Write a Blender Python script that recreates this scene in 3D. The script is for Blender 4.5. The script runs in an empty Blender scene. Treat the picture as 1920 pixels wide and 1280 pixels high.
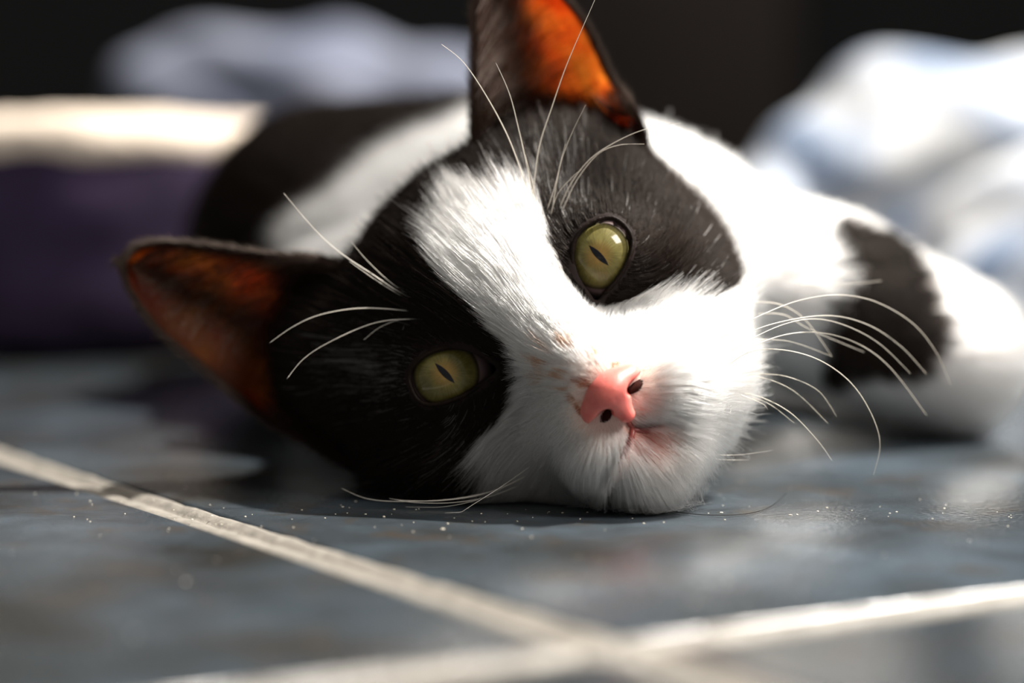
import bpy, bmesh, math, time
import numpy as np
from mathutils import Vector, Matrix
T0 = time.time()
rng = np.random.default_rng(7)
scn = bpy.context.scene
COL = scn.collection

# ------------------------------------------------------------------ camera, world, lights, exposure
FPX = 4400.0                     # focal length in pixels of the 1920 px wide frame
CAM_H = 6.2                      # camera height in cm
PITCH = math.atan(340 / FPX)
cam_d = bpy.data.cameras.new('camera')
cam = bpy.data.objects.new('camera', cam_d); COL.objects.link(cam)
cam_d.sensor_width = 36; cam_d.lens = FPX / 1920 * 36
cam_d.clip_start = 0.01; cam_d.clip_end = 30
cam.location = (0, 0, CAM_H * .01)
cam.rotation_euler = (math.pi / 2 - PITCH, 0, 0)
cam_d.dof.use_dof = True
cam_d.dof.focus_distance = 0.412
cam_d.dof.aperture_fstop = 5.4
scn.camera = cam

w = bpy.data.worlds.new('world'); scn.world = w; w.use_nodes = True
w.node_tree.nodes['Background'].inputs[0].default_value = (1.0, 0.95, 0.90, 1)
w.node_tree.nodes['Background'].inputs[1].default_value = 0.20

def add_light(name, kind, energy, color, loc=None, aim=None, size=None, direction=None):
    d = bpy.data.lights.new(name, kind); d.energy = energy; d.color = color
    o = bpy.data.objects.new(name, d); COL.objects.link(o)
    if loc: o.location = loc
    if aim is not None: o.rotation_euler = (Vector(aim) - Vector(loc)).to_track_quat('-Z', 'Y').to_euler()
    if direction is not None: o.rotation_euler = (-Vector(direction)).to_track_quat('-Z', 'Y').to_euler()
    if size: d.shape = 'RECTANGLE'; d.size, d.size_y = size
    return o
SUN = Vector((0.49, 0.15, 0.86)).normalized()          # towards the sun
s_ = add_light('sun', 'SUN', 12.5, (1.0, 0.95, 0.88), loc=(1, .5, 2), direction=SUN); s_.data.angle = math.radians(0.6)
# the glazed door of the room, up and to the right behind the photographer
add_light('window_light', 'AREA', 15.0, (1.0, 0.955, 0.90), loc=(0.71, 0.03, 0.84), aim=(0, .42, .04), size=(.37, .43))
scn.view_settings.view_transform = 'Standard'; scn.view_settings.look = 'None'
scn.view_settings.gamma = 1; scn.view_settings.use_curve_mapping = False
scn.view_settings.exposure = 0.0
scn.cycles.use_denoising = True
scn.cycles.max_bounces = 10; scn.cycles.transmission_bounces = 8; scn.cycles.transparent_max_bounces = 8
scn.cycles.sample_clamp_indirect = 6.0
scn.cycles_curves.shape = 'RIBBONS'; scn.cycles_curves.subdivisions = 2

# ------------------------------------------------------------------ geometry helpers (all lengths in cm until a mesh is made)
CAM = np.array([0, 0, CAM_H]); R_ = np.array([1., 0, 0])
F_ = np.array([0, math.cos(PITCH), -math.sin(PITCH)]); UP_ = np.array([0, math.sin(PITCH), math.cos(PITCH)])
def P(x, y, depth):
    """the point of the room that the photograph shows at (x, y), depth cm away"""
    return CAM + depth * (F_ + (x - 960) / FPX * R_ - (y - 640) / FPX * UP_)
def ground(x, y):
    d = F_ + (x - 960) / FPX * R_ - (y - 640) / FPX * UP_
    return CAM + d * (-CAM[2] / d[2])
O_ = P(985, 590, 42.0)                                  # between the eyes: origin of the head's own frame
D_ = np.linalg.norm(CAM - O_); W_ = (CAM - O_) / D_
U_ = .71 * R_ + .70 * UP_; U_ -= W_ * U_.dot(W_); U_ /= np.linalg.norm(U_)
V_ = np.cross(W_, U_)
B_ = np.stack([U_, V_, W_])                              # rows: the head's axes
def to_loc(p): return (p - O_) @ B_.T
def to_wld(l): return np.asarray(l) @ B_ + O_
def face(x, y, z=0.0):
    """a landmark of the face in head coordinates (u, v) on the plane z"""
    d = F_ + (x - 960) / FPX * R_ - (y - 640) / FPX * UP_
    c = to_loc(CAM); dl = d @ B_.T
    k = (z - c[2]) / dl[2]
    return (c + dl * k)[:2]
def qof(l): return l[:, :2] * (D_ / (D_ - l[:, 2]))[:, None]
def norm(v): return v / np.maximum(np.linalg.norm(v, axis=-1, keepdims=True), 1e-9)

def vnoise(p, scale, seed=0):
    p = np.asarray(p, np.float64) / scale + 1000.0 + seed * 17.13
    i = np.floor(p).astype(np.int64); f = p - i; f = f * f * (3 - 2 * f)
    def h(a, b, c):
        n = (a * 73856093) ^ (b * 19349663) ^ (c * 83492791) ^ (seed * 2654435)
        n = (n ^ (n >> 13)) * 1274126177 & 0x7fffffff
        return ((n ^ (n >> 16)) & 0xffff) / 65535.0
    r = 0
    for dx in (0, 1):
        for dy in (0, 1):
            for dz in (0, 1):
                r = r + h(i[:, 0] + dx, i[:, 1] + dy, i[:, 2] + dz) * (f[:, 0] if dx else 1 - f[:, 0]) * (f[:, 1] if dy else 1 - f[:, 1]) * (f[:, 2] if dz else 1 - f[:, 2])
    return r * 2 - 1

def spline(pts, n, closed=False):
    pts = np.asarray(pts, float); m = len(pts)
    out = []
    segs = m if closed else m - 1
    for k in range(segs):
        g = lambda j: pts[j % m] if closed else pts[min(max(j, 0), m - 1)]
        a, b, c, d = g(k - 1), g(k), g(k + 1), g(k + 2)
        for t in np.linspace(0, 1, n, endpoint=False):
            out.append(.5 * ((2 * b) + (c - a) * t + (2 * a - 5 * b + 4 * c - d) * t * t + (3 * b - a - 3 * c + d) * t ** 3))
    if not closed: out.append(pts[-1])
    return np.array(out)
def resample(pts, n):
    pts = np.asarray(pts, float); s = np.r_[0, np.cumsum(np.linalg.norm(np.diff(pts, axis=0), axis=1))]
    t = np.linspace(0, s[-1], n)
    return np.stack([np.interp(t, s, pts[:, k]) for k in range(pts.shape[1])], 1)

def poly_sd(q, poly):
    """signed distance to a closed outline, negative inside"""
    d2 = np.full(len(q), 1e9); inside = np.zeros(len(q), bool)
    n = len(poly)
    for k in range(n):
        a, b = poly[k], poly[(k + 1) % n]; e = b - a; w_ = q - a
        t = np.clip((w_ @ e) / max(e @ e, 1e-12), 0, 1)
        d2 = np.minimum(d2, ((w_ - t[:, None] * e) ** 2).sum(1))
        c = (a[1] > q[:, 1]) != (b[1] > q[:, 1])
        if abs(e[1]) > 1e-12:
            xi = a[0] + (q[:, 1] - a[1]) / e[1] * e[0]
            inside ^= c & (q[:, 0] < xi)
    return np.sqrt(d2) * np.where(inside, -1, 1)
class Map2:
    """a signed distance outline stored on a grid"""
    def __init__(s, poly, x0, x1, y0, y1, h):
        s.x0, s.y0, s.h = x0, y0, h
        xs = np.arange(x0, x1, h); ys = np.arange(y0, y1, h); s.nx, s.ny = len(xs), len(ys)
        g = np.stack(np.meshgrid(xs, ys, indexing='ij'), -1).reshape(-1, 2)
        s.f = poly_sd(g, np.asarray(poly, float)).reshape(s.nx, s.ny)
    def __call__(s, q):
        a = np.clip((q[:, 0] - s.x0) / s.h, 0, s.nx - 1.001); b = np.clip((q[:, 1] - s.y0) / s.h, 0, s.ny - 1.001)
        i = a.astype(int); j = b.astype(int); a = a - i; b = b - j; f = s.f
        return f[i, j] * (1 - a) * (1 - b) + f[i + 1, j] * a * (1 - b) + f[i, j + 1] * (1 - a) * b + f[i + 1, j + 1] * a * b

def smin(a, b, k):
    h = np.maximum(k - np.abs(a - b), 0) / k
    return np.minimum(a, b) - h * h * k * .25
def smax(a, b, k): return -smin(-a, -b, k)
def ell(p, c, r, R=None):
    x = p - np.asarray(c, p.dtype)
    if R is not None: x = x @ np.asarray(R, p.dtype)
    r = np.asarray(r, p.dtype)
    k0 = np.sqrt(((x / r) ** 2).sum(1)); k1 = np.sqrt(((x / (r * r)) ** 2).sum(1))
    return k0 * (k0 - 1) / np.maximum(k1, 1e-6)
def cone(p, a, b, ra, rb):
    a = np.asarray(a, p.dtype); b = np.asarray(b, p.dtype); e = b - a
    t = np.clip(((p - a) @ e) / (e @ e), 0, 1)
    return np.sqrt(((p - a - t[:, None] * e) ** 2).sum(1)) - (ra + (rb - ra) * t)

def surface_nets(F, xs, ys, zs):
    S = F < 0
    nx, ny, nz = F.shape
    c = np.zeros((nx - 1, ny - 1, nz - 1), np.uint8)
    for dx in (0, 1):
        for dy in (0, 1):
            for dz in (0, 1):
                c += S[dx:nx - 1 + dx, dy:ny - 1 + dy, dz:nz - 1 + dz]
    act = (c > 0) & (c < 8)
    I, J, K = np.nonzero(act)
    idx = np.full(act.shape, -1, np.int32); idx[I, J, K] = np.arange(len(I))
    val = {(a, b, d): F[I + a, J + b, K + d].astype(float) for a in (0, 1) for b in (0, 1) for d in (0, 1)}
    acc = np.zeros((len(I), 3)); cnt = np.zeros(len(I))
    A = (xs, ys, zs); base = (I, J, K)
    for ax in range(3):
        o = [k for k in range(3) if k != ax]
        for u in (0, 1):
            for v in (0, 1):
                c0 = [0, 0, 0]; c0[o[0]] = u; c0[o[1]] = v; c1 = list(c0); c1[ax] = 1
                f0, f1 = val[tuple(c0)], val[tuple(c1)]
                m = (f0 < 0) != (f1 < 0); t = np.where(m, f0 / np.where(f0 == f1, 1, f0 - f1), 0)
                for k in range(3):
                    lo = A[k][base[k] + c0[k]]; hi = A[k][base[k] + c1[k]]
                    acc[:, k] += m * (lo + t * (hi - lo))
                cnt += m
    V = acc / cnt[:, None]
    quads = []
    for ax in range(3):
        sl0 = [slice(None)] * 3; sl1 = [slice(None)] * 3; sl0[ax] = slice(0, -1); sl1[ax] = slice(1, None)
        ch = S[tuple(sl0)] != S[tuple(sl1)]
        b, c_ = (ax + 1) % 3, (ax + 2) % 3
        E = np.nonzero(ch); E = np.stack(E, 1)
        lim = np.array(F.shape) - 1
        E = E[(E[:, b] > 0) & (E[:, c_] > 0) & (E[:, b] < lim[b]) & (E[:, c_] < lim[c_])]
        if not len(E): continue
        def at(db, dc):
            G = E.copy(); G[:, b] -= db; G[:, c_] -= dc
            return idx[G[:, 0], G[:, 1], G[:, 2]]
        q = np.stack([at(1, 1), at(0, 1), at(0, 0), at(1, 0)], 1)
        flip = ~S[E[:, 0], E[:, 1], E[:, 2]]
        q[flip] = q[flip][:, ::-1]
        quads.append(q)
    return V, np.concatenate(quads)

# ------------------------------------------------------------------ object helpers
def mesh_obj(name, verts, faces, mat=None, parent=None, smooth=True, color=None, label=None, scale=.01):
    me = bpy.data.meshes.new(name)
    verts = np.asarray(verts, np.float32) * scale
    if isinstance(faces, np.ndarray):
        n = faces.shape[1]
        me.vertices.add(len(verts)); me.vertices.foreach_set('co', verts.ravel())
        me.loops.add(faces.size); me.loops.foreach_set('vertex_index', faces.astype(np.int32).ravel())
        me.polygons.add(len(faces)); me.polygons.foreach_set('loop_start', np.arange(0, faces.size, n, dtype=np.int32))
        me.update(calc_edges=True); me.validate()
    else:
        me.from_pydata(verts.tolist(), [], faces); me.update()
    if smooth: me.polygons.foreach_set('use_smooth', [True] * len(me.polygons))
    if color is not None:
        a = me.color_attributes.new('Col', 'FLOAT_COLOR', 'POINT')
        a.data.foreach_set('color', np.c_[color, np.ones(len(color))].astype(np.float32).ravel())
    if mat: me.materials.append(mat)
    o = bpy.data.objects.new(name, me); COL.objects.link(o)
    if parent is not None: o.parent = parent
    if label: o['label'] = label
    return o
def tag(o, label=None, cat=None, group=None, kind=None):
    if label: o['label'] = label
    if cat: o['category'] = cat
    if group: o['group'] = group
    if kind: o['kind'] = kind
    return o
def tube(pts, radii, seg=8):
    pts = np.asarray(pts, float); n = len(pts); radii = np.broadcast_to(radii, n)
    T = norm(np.gradient(pts, axis=0)); a = np.cross(T, [0.3, 0.2, 0.93]); a = norm(a); b = np.cross(T, a)
    th = np.linspace(0, 2 * math.pi, seg, endpoint=False)
    V = (pts[:, None] + radii[:, None, None] * (np.cos(th)[None, :, None] * a[:, None] + np.sin(th)[None, :, None] * b[:, None])).reshape(-1, 3)
    Fc = [[i * seg + j, i * seg + (j + 1) % seg, (i + 1) * seg + (j + 1) % seg, (i + 1) * seg + j] for i in range(n - 1) for j in range(seg)]
    Fc += [list(range(seg))[::-1], [(n - 1) * seg + j for j in range(seg)]]
    return V, Fc
def ring_tube(pts, radii, seg=8):
    pts = np.asarray(pts, float); n = len(pts); radii = np.broadcast_to(radii, n)
    T = norm(np.roll(pts, -1, 0) - np.roll(pts, 1, 0)); a = norm(np.cross(T, W_)); b = np.cross(T, a)
    th = np.linspace(0, 2 * math.pi, seg, endpoint=False)
    V = (pts[:, None] + radii[:, None, None] * (np.cos(th)[None, :, None] * a[:, None] + np.sin(th)[None, :, None] * b[:, None])).reshape(-1, 3)
    Fc = np.array([[i * seg + j, i * seg + (j + 1) % seg, ((i + 1) % n) * seg + (j + 1) % seg, ((i + 1) % n) * seg + j] for i in range(n) for j in range(seg)])
    return V, Fc
def hair_obj(name, pts, r0, r1, color, mat, parent, kind='stuff'):
    """pts (N, K, 3) in cm"""
    N, K, _ = pts.shape
    hc = bpy.data.hair_curves.new(name); hc.add_curves([K] * N)
    hc.attributes['position'].data.foreach_set('vector', (pts * .01).astype(np.float32).ravel())
    r = hc.attributes.get('radius') or hc.attributes.new('radius', 'FLOAT', 'POINT')
    s = np.linspace(0, 1, K) ** 1.5
    rr = (np.asarray(r0)[:, None] * (1 - s) + np.asarray(r1)[:, None] * s) if np.ndim(r0) else np.tile(r0 * (1 - s) + r1 * s, (N, 1))
    r.data.foreach_set('value', (rr * .01).astype(np.float32).ravel())
    a = hc.attributes.new('hair_color', 'FLOAT_COLOR', 'CURVE')
    a.data.foreach_set('color', np.c_[color, np.ones(N)].astype(np.float32).ravel())
    hc.materials.append(mat)
    o = bpy.data.objects.new(name, hc); COL.objects.link(o); o.parent = parent
    if kind: o['kind'] = kind
    return o

# ------------------------------------------------------------------ materials
def new_mat(name):
    m = bpy.data.materials.new(name); m.use_nodes = True; nt = m.node_tree
    return m, nt, nt.nodes['Principled BSDF'], nt.nodes['Material Output']
def pmat(name, color, rough=.6, noise=0.15, scale=200, bump=0.0, **kw):
    m, nt, b, out = new_mat(name)
    b.inputs['Roughness'].default_value = rough
    tc = nt.nodes.new('ShaderNodeTexCoord'); n = nt.nodes.new('ShaderNodeTexNoise'); n.inputs['Scale'].default_value = scale; n.inputs['Detail'].default_value = 5
    nt.links.new(tc.outputs['Object'], n.inputs['Vector'])
    cr = nt.nodes.new('ShaderNodeValToRGB'); nt.links.new(n.outputs['Fac'], cr.inputs[0])
    c = np.array(color); cr.color_ramp.elements[0].position = .3; cr.color_ramp.elements[1].position = .7
    cr.color_ramp.elements[0].color = (*(c * (1 - noise)), 1); cr.color_ramp.elements[1].color = (*np.minimum(c * (1 + noise), 1), 1)
    nt.links.new(cr.outputs[0], b.inputs['Base Color'])
    if bump:
        bp = nt.nodes.new('ShaderNodeBump'); bp.inputs['Strength'].default_value = bump; bp.inputs['Distance'].default_value = .001
        nt.links.new(n.outputs['Fac'], bp.inputs['Height']); nt.links.new(bp.outputs[0], b.inputs['Normal'])
    for k, v in kw.items(): b.inputs[k.replace('_', ' ')].default_value = v
    return m
def fur_mat(name, rough=.35):
    m, nt, b, out = new_mat(name); nt.nodes.remove(b)
    h = nt.nodes.new('ShaderNodeBsdfHairPrincipled'); h.parametrization = 'COLOR'
    h.inputs['Roughness'].default_value = rough; h.inputs['Radial Roughness'].default_value = .45
    a = nt.nodes.new('ShaderNodeAttribute'); a.attribute_name = 'hair_color'
    nt.links.new(a.outputs['Color'], h.inputs['Color'])
    df = nt.nodes.new('ShaderNodeBsdfDiffuse'); nt.links.new(a.outputs['Color'], df.inputs[0])
    mr = nt.nodes.new('ShaderNodeMapRange'); nt.links.new(a.outputs['Fac'], mr.inputs[0]); mr.inputs[1].default_value = .02; mr.inputs[2].default_value = .3; mr.inputs[3].default_value = .85; mr.inputs[4].default_value = 0
    mx = nt.nodes.new('ShaderNodeMixShader'); nt.links.new(mr.outputs[0], mx.inputs[0]); nt.links.new(h.outputs[0], mx.inputs[1]); nt.links.new(df.outputs[0], mx.inputs[2])
    nt.links.new(mx.outputs[0], out.inputs[0])
    return m
M_fur = fur_mat('fur')
def skin_mat():
    m, nt, b, out = new_mat('skin')
    a = nt.nodes.new('ShaderNodeAttribute'); a.attribute_name = 'Col'
    nt.links.new(a.outputs['Color'], b.inputs['Base Color']); b.inputs['Roughness'].default_value = .8; b.inputs['Specular IOR Level'].default_value = .12
    return m
M_skin = skin_mat()
M_lid = pmat('eyelid_skin', (.010, .0055, .004), .55, .3, 900, .3, Specular_IOR_Level=.1)
M_whisker, nt, b, out = new_mat('whisker_keratin')
b.inputs['Base Color'].default_value = (.88, .84, .78, 1); b.inputs['Roughness'].default_value = .3
tr = nt.nodes.new('ShaderNodeBsdfTranslucent'); tr.inputs[0].default_value = (.9, .85, .75, 1); mx = nt.nodes.new('ShaderNodeMixShader'); mx.inputs[0].default_value = .4
nt.links.new(b.outputs[0], mx.inputs[1]); nt.links.new(tr.outputs[0], mx.inputs[2]); nt.links.new(mx.outputs[0], out.inputs[0])

def nose_mat():
    m, nt, b, out = new_mat('nose_leather')
    tc = nt.nodes.new('ShaderNodeTexCoord'); n = nt.nodes.new('ShaderNodeTexNoise'); n.inputs['Scale'].default_value = 250; n.inputs['Detail'].default_value = 3
    v = nt.nodes.new('ShaderNodeTexVoronoi'); v.inputs['Scale'].default_value = 2500
    nt.links.new(tc.outputs['Object'], n.inputs[0]); nt.links.new(tc.outputs['Object'], v.inputs[0])
    cr = nt.nodes.new('ShaderNodeValToRGB'); cr.color_ramp.elements[0].position = .3; cr.color_ramp.elements[1].position = .75
    cr.color_ramp.elements[0].color = (.62, .13, .11, 1); cr.color_ramp.elements[1].color = (.80, .24, .20, 1)
    nt.links.new(n.outputs['Fac'], cr.inputs[0]); nt.links.new(cr.outputs[0], b.inputs['Base Color'])
    b.inputs['Roughness'].default_value = .38
    b.inputs['Subsurface Weight'].default_value = .6; b.inputs['Subsurface Radius'].default_value = (1, .25, .15); b.inputs['Subsurface Scale'].default_value = .002
    bp = nt.nodes.new('ShaderNodeBump'); bp.inputs['Strength'].default_value = .25; bp.inputs['Distance'].default_value = .0001
    nt.links.new(v.outputs['Distance'], bp.inputs['Height']); nt.links.new(bp.outputs[0], b.inputs['Normal'])
    return m
M_nose = nose_mat()
M_mouth = pmat('lip_skin', (.30, .06, .05), .4, .2, 500)

def eye_mat():
    """iris painted on the eyeball round its own +Z axis: pupil slit along Y"""
    m, nt, b, out = new_mat('eye')
    L = nt.links.new; N = nt.nodes.new
    tc = N('ShaderNodeTexCoord'); sp = N('ShaderNodeSeparateXYZ'); L(tc.outputs['Object'], sp.inputs[0])
    def mth(op, a, b_=None, clamp=False):
        n = N('ShaderNodeMath'); n.operation = op; n.use_clamp = clamp
        for k, v in enumerate([a, b_]):
            if v is None: continue
            if isinstance(v, (int, float)): n.inputs[k].default_value = v
            else: L(v, n.inputs[k])
        return n.outputs[0]
    X, Y, Z = sp.outputs
    r = mth('SQRT', mth('ADD', mth('MULTIPLY', X, X), mth('MULTIPLY', Y, Y)))
    ang = mth('ARCTAN2', Y, X)
    # fibres: noise in (angle, radius)
    cb = N('ShaderNodeCombineXYZ'); L(mth('MULTIPLY', ang, 9.0), cb.inputs[0]); L(mth('MULTIPLY', r, 350.0), cb.inputs[1])
    n1 = N('ShaderNodeTexNoise'); n1.inputs['Scale'].default_value = 1.6; n1.inputs['Detail'].default_value = 6; L(cb.outputs[0], n1.inputs[0])
    n2 = N('ShaderNodeTexNoise'); n2.inputs['Scale'].default_value = 420; n2.inputs['Detail'].default_value = 4; L(tc.outputs['Object'], n2.inputs[0])
    cr = N('ShaderNodeValToRGB'); cr.color_ramp.elements[0].position = .3; cr.color_ramp.elements[1].position = .72
    cr.color_ramp.elements[0].color = (.062, .048, .010, 1); cr.color_ramp.elements[1].color = (.20, .165, .042, 1)
    L(n1.outputs['Fac'], cr.inputs[0])
    cr2 = N('ShaderNodeValToRGB'); cr2.color_ramp.elements[0].position = .35; cr2.color_ramp.elements[1].position = .7
    cr2.color_ramp.elements[0].color = (.085, .075, .018, 1); cr2.color_ramp.elements[1].color = (.17, .155, .055, 1)
    L(n2.outputs['Fac'], cr2.inputs[0])
    mix = N('ShaderNodeMix'); mix.data_type = 'RGBA'; mix.inputs[0].default_value = .55; L(cr.outputs[0], mix.inputs[6]); L(cr2.outputs[0], mix.inputs[7])
    # warm ring near the pupil
    w1 = mth('SUBTRACT', 1.0, mth('DIVIDE', r, .0030), True)
    mixw = N('ShaderNodeMix'); mixw.data_type = 'RGBA'; L(mth('MULTIPLY', w1, n1.outputs['Fac']), mixw.inputs[0]); L(mix.outputs[2], mixw.inputs[6]); mixw.inputs[7].default_value = (.42, .20, .05, 1)
    # limbus
    lim = N('ShaderNodeMapRange'); L(r, lim.inputs[0]); lim.inputs[1].default_value = .0052; lim.inputs[2].default_value = .0059
    mixl = N('ShaderNodeMix'); mixl.data_type = 'RGBA'; L(lim.outputs[0], mixl.inputs[0]); L(mixw.outputs[2], mixl.inputs[6]); mixl.inputs[7].default_value = (.035, .024, .014, 1)
    scl = N('ShaderNodeMapRange'); L(r, scl.inputs[0]); scl.inputs[1].default_value = .0059; scl.inputs[2].default_value = .0062
    mixs = N('ShaderNodeMix'); mixs.data_type = 'RGBA'; L(scl.outputs[0], mixs.inputs[0]); L(mixl.outputs[2], mixs.inputs[6]); mixs.inputs[7].default_value = (.22, .15, .15, 1)
    # pupil: lens shaped slit |x| < w (1 - (y/h)^2)
    yy = mth('DIVIDE', Y, .0025); wv = mth('MULTIPLY', mth('SUBTRACT', 1.0, mth('MULTIPLY', yy, yy)), .00056)
    pup = N('ShaderNodeMapRange'); L(mth('SUBTRACT', mth('ABSOLUTE', X), wv), pup.inputs[0]); pup.inputs[1].default_value = -.00003; pup.inputs[2].default_value = .00008
    mixp = N('ShaderNodeMix'); mixp.data_type = 'RGBA'; L(pup.outputs[0], mixp.inputs[0]); mixp.inputs[6].default_value = (.002, .003, .006, 1); L(mixs.outputs[2], mixp.inputs[7])
    L(mixp.outputs[2], b.inputs['Base Color']); b.inputs['Roughness'].default_value = .6; b.inputs['Specular IOR Level'].default_value = .1
    b.inputs['Coat Weight'].default_value = 1; b.inputs['Coat Roughness'].default_value = .015; b.inputs['Coat IOR'].default_value = 1.38
    return m
M_eye = eye_mat()

# ------------------------------------------------------------------ SETTING: floor of slate tiles, back wall
def tile_mat():
    m, nt, b, out = new_mat('slate_tile'); L = nt.links.new; N = nt.nodes.new
    tc = N('ShaderNodeTexCoord')
    n1 = N('ShaderNodeTexNoise'); n1.inputs['Scale'].default_value = 22; n1.inputs['Detail'].default_value = 7; n1.inputs['Roughness'].default_value = .62; L(tc.outputs['Object'], n1.inputs[0])
    n2 = N('ShaderNodeTexNoise'); n2.inputs['Scale'].default_value = 70; n2.inputs['Detail'].default_value = 8; n2.inputs['Roughness'].default_value = .7; L(tc.outputs['Object'], n2.inputs[0])
    n3 = N('ShaderNodeTexNoise'); n3.inputs['Scale'].default_value = 900; n3.inputs['Detail'].default_value = 3; L(tc.outputs['Object'], n3.inputs[0])
    cr = N('ShaderNodeValToRGB'); e = cr.color_ramp.elements; e[0].position = .34; e[1].position = .68
    e[0].color = (.017, .017, .016, 1); e[1].color = (.055, .073, .090, 1)
    x = e.new(.5); x.color = (.030, .037, .043, 1)
    L(n1.outputs['Fac'], cr.inputs[0])
    cr2 = N('ShaderNodeValToRGB'); e = cr2.color_ramp.elements; e[0].position = .54; e[1].position = .68; e[0].color = (0, 0, 0, 1); e[1].color = (.7, .7, .7, 1)
    L(n2.outputs['Fac'], cr2.inputs[0])
    mix = N('ShaderNodeMix'); mix.data_type = 'RGBA'; L(cr2.outputs[0], mix.inputs[0]); L(cr.outputs[0], mix.inputs[6]); mix.inputs[7].default_value = (.040, .030, .022, 1)
    L(mix.outputs[2], b.inputs['Base Color'])
    mr = N('ShaderNodeMapRange'); L(n2.outputs['Fac'], mr.inputs[0]); mr.inputs[3].default_value = .12; mr.inputs[4].default_value = .30
    L(mr.outputs[0], b.inputs['Roughness'])
    b.inputs['Specular IOR Level'].default_value = .6
    ad = N('ShaderNodeMath'); ad.operation = 'MULTIPLY_ADD'; L(n2.outputs['Fac'], ad.inputs[0]); ad.inputs[1].default_value = 1.5; L(n3.outputs['Fac'], ad.inputs[2])
    bp = N('ShaderNodeBump'); bp.inputs['Strength'].default_value = .28; bp.inputs['Distance'].default_value = .0004; L(ad.outputs[0], bp.inputs['Height']); L(bp.outputs[0], b.inputs['Normal'])
    return m
M_tile = tile_mat()
M_grout = pmat('grout', (.185, .17, .148), .5, .22, 260, .6)
M_grout2 = pmat('grout_bed', (.20, .18, .15), .9, .2, 300, .5)
J = ground(1150, 1213); A1 = ground(0, 851)
dA = norm((A1 - J)[:2]); dB = np.array([-dA[1], dA[0]]) * -1.0      # along the two joints
TS, GW = 45.0, .86
floor = mesh_obj('floor', [(-230, -150, -1.6), (230, -150, -1.6), (230, 215, -1.6), (-230, 215, -1.6), (-230, -150, -.28), (230, -150, -.28), (230, 215, -.28), (-230, 215, -.28)],
                 [[0, 3, 2, 1], [4, 5, 6, 7], [0, 1, 5, 4], [1, 2, 6, 5], [2, 3, 7, 6], [3, 0, 4, 7]], M_grout2, smooth=False)
tag(floor, 'floor of dark slate tiles with pale grout joints', kind='structure')
def tile_mesh():
    h = (TS - GW) / 2; bm = bmesh.new()
    bmesh.ops.create_cube(bm, size=1, matrix=Matrix.Diagonal((2 * h, 2 * h, .9, 1)))
    bmesh.ops.bevel(bm, geom=[e for e in bm.edges], offset=.14, segments=3, profile=.5, affect='EDGES')
    bmesh.ops.scale(bm, vec=(.01,) * 3, verts=bm.verts); me = bpy.data.meshes.new('tile'); bm.to_mesh(me); bm.free()
    me.materials.append(M_tile)
    for p_ in me.polygons: p_.use_smooth = True
    return me
tme = tile_mesh()
def grout_mesh():
    # a rounded joint strip, high on one edge, with worn crumbs
    n = 90; prof = [(-.52, -.20), (-.46, -.10), (-.2, -.075), (0, -.095), (.12, -.16), (.2, -.10), (.38, -.03), (.50, -.03), (.55, -.2)]
    V = []; Fc = []
    for i in range(n + 1):
        x = -TS / 2 + TS * i / n
        for j, (a, b_) in enumerate(prof): V.append((x, a * .86, b_ + .018 * math.sin(i * 2.1 + j * 1.7) * math.sin(i * .37 + j)))
    k = len(prof)
    for i in range(n):
        for j in range(k - 1): Fc.append([i * k + j, (i + 1) * k + j, (i + 1) * k + j + 1, i * k + j + 1])
    me = bpy.data.meshes.new('grout'); me.from_pydata([(a * .01, b_ * .01, c * .01) for a, b_, c in V], [], Fc); me.materials.append(M_grout)
    for p_ in me.polygons: p_.use_smooth = True
    return me
gme = grout_mesh()
angA = math.atan2(dA[1], dA[0]); angB = math.atan2(dB[1], dB[0])
for i in range(-3, 4):
    for j in range(-4, 4):
        c = J[:2] + dA * TS * (i + .5) + dB * TS * (j + .5)
        if not (-150 < c[0] < 150 and -60 < c[1] < 185): continue
        o = bpy.data.objects.new('tile', tme); COL.objects.link(o); o.parent = floor
        k = rng.integers(0, 2)
        o.location = (c[0] * .01, c[1] * .01, -.0045 + .0001 * rng.uniform(-1, 1)); o.rotation_euler = (0, 0, angA)
        for (off, ang, flip) in ((-dB * TS / 2, angA, 0), (-dA * TS / 2, angB, 0)):
            g = bpy.data.objects.new('grout', gme); COL.objects.link(g); g.parent = floor
            p_ = c + off; g.location = (p_[0] * .01, p_[1] * .01, 0)
            # the high lip of the joint lies on the side away from the camera
            nrm = np.array([-math.sin(ang), math.cos(ang)])
            g.rotation_euler = (0, 0, ang + (0 if nrm[1] > 0 else math.pi))

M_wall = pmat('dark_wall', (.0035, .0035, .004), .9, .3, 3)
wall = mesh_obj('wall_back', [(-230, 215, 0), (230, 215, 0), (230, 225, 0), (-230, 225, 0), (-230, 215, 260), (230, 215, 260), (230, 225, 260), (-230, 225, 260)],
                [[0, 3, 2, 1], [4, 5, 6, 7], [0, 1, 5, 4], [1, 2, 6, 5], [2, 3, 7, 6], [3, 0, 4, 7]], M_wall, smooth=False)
tag(wall, 'dark wall at the back of the room', kind='structure')
def bevel_box(name, lo, hi, mat, parent=None, bev=.5, seg=2, label=None, jit=0):
    bm = bmesh.new(); lo, hi = np.array(lo, float), np.array(hi, float)
    bmesh.ops.create_cube(bm, size=1, matrix=Matrix.Translation((lo + hi) / 2) @ Matrix.Diagonal((*(hi - lo), 1)))
    bmesh.ops.bevel(bm, geom=list(bm.edges), offset=bev, segments=seg, affect='EDGES')
    bmesh.ops.scale(bm, vec=(.01,) * 3, verts=bm.verts)
    me = bpy.data.meshes.new(name); bm.to_mesh(me); bm.free(); me.materials.append(mat)
    for p_ in me.polygons: p_.use_smooth = True
    o = bpy.data.objects.new(name, me); COL.objects.link(o)
    if parent: o.parent = parent
    if label: o['label'] = label
    return o
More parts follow.
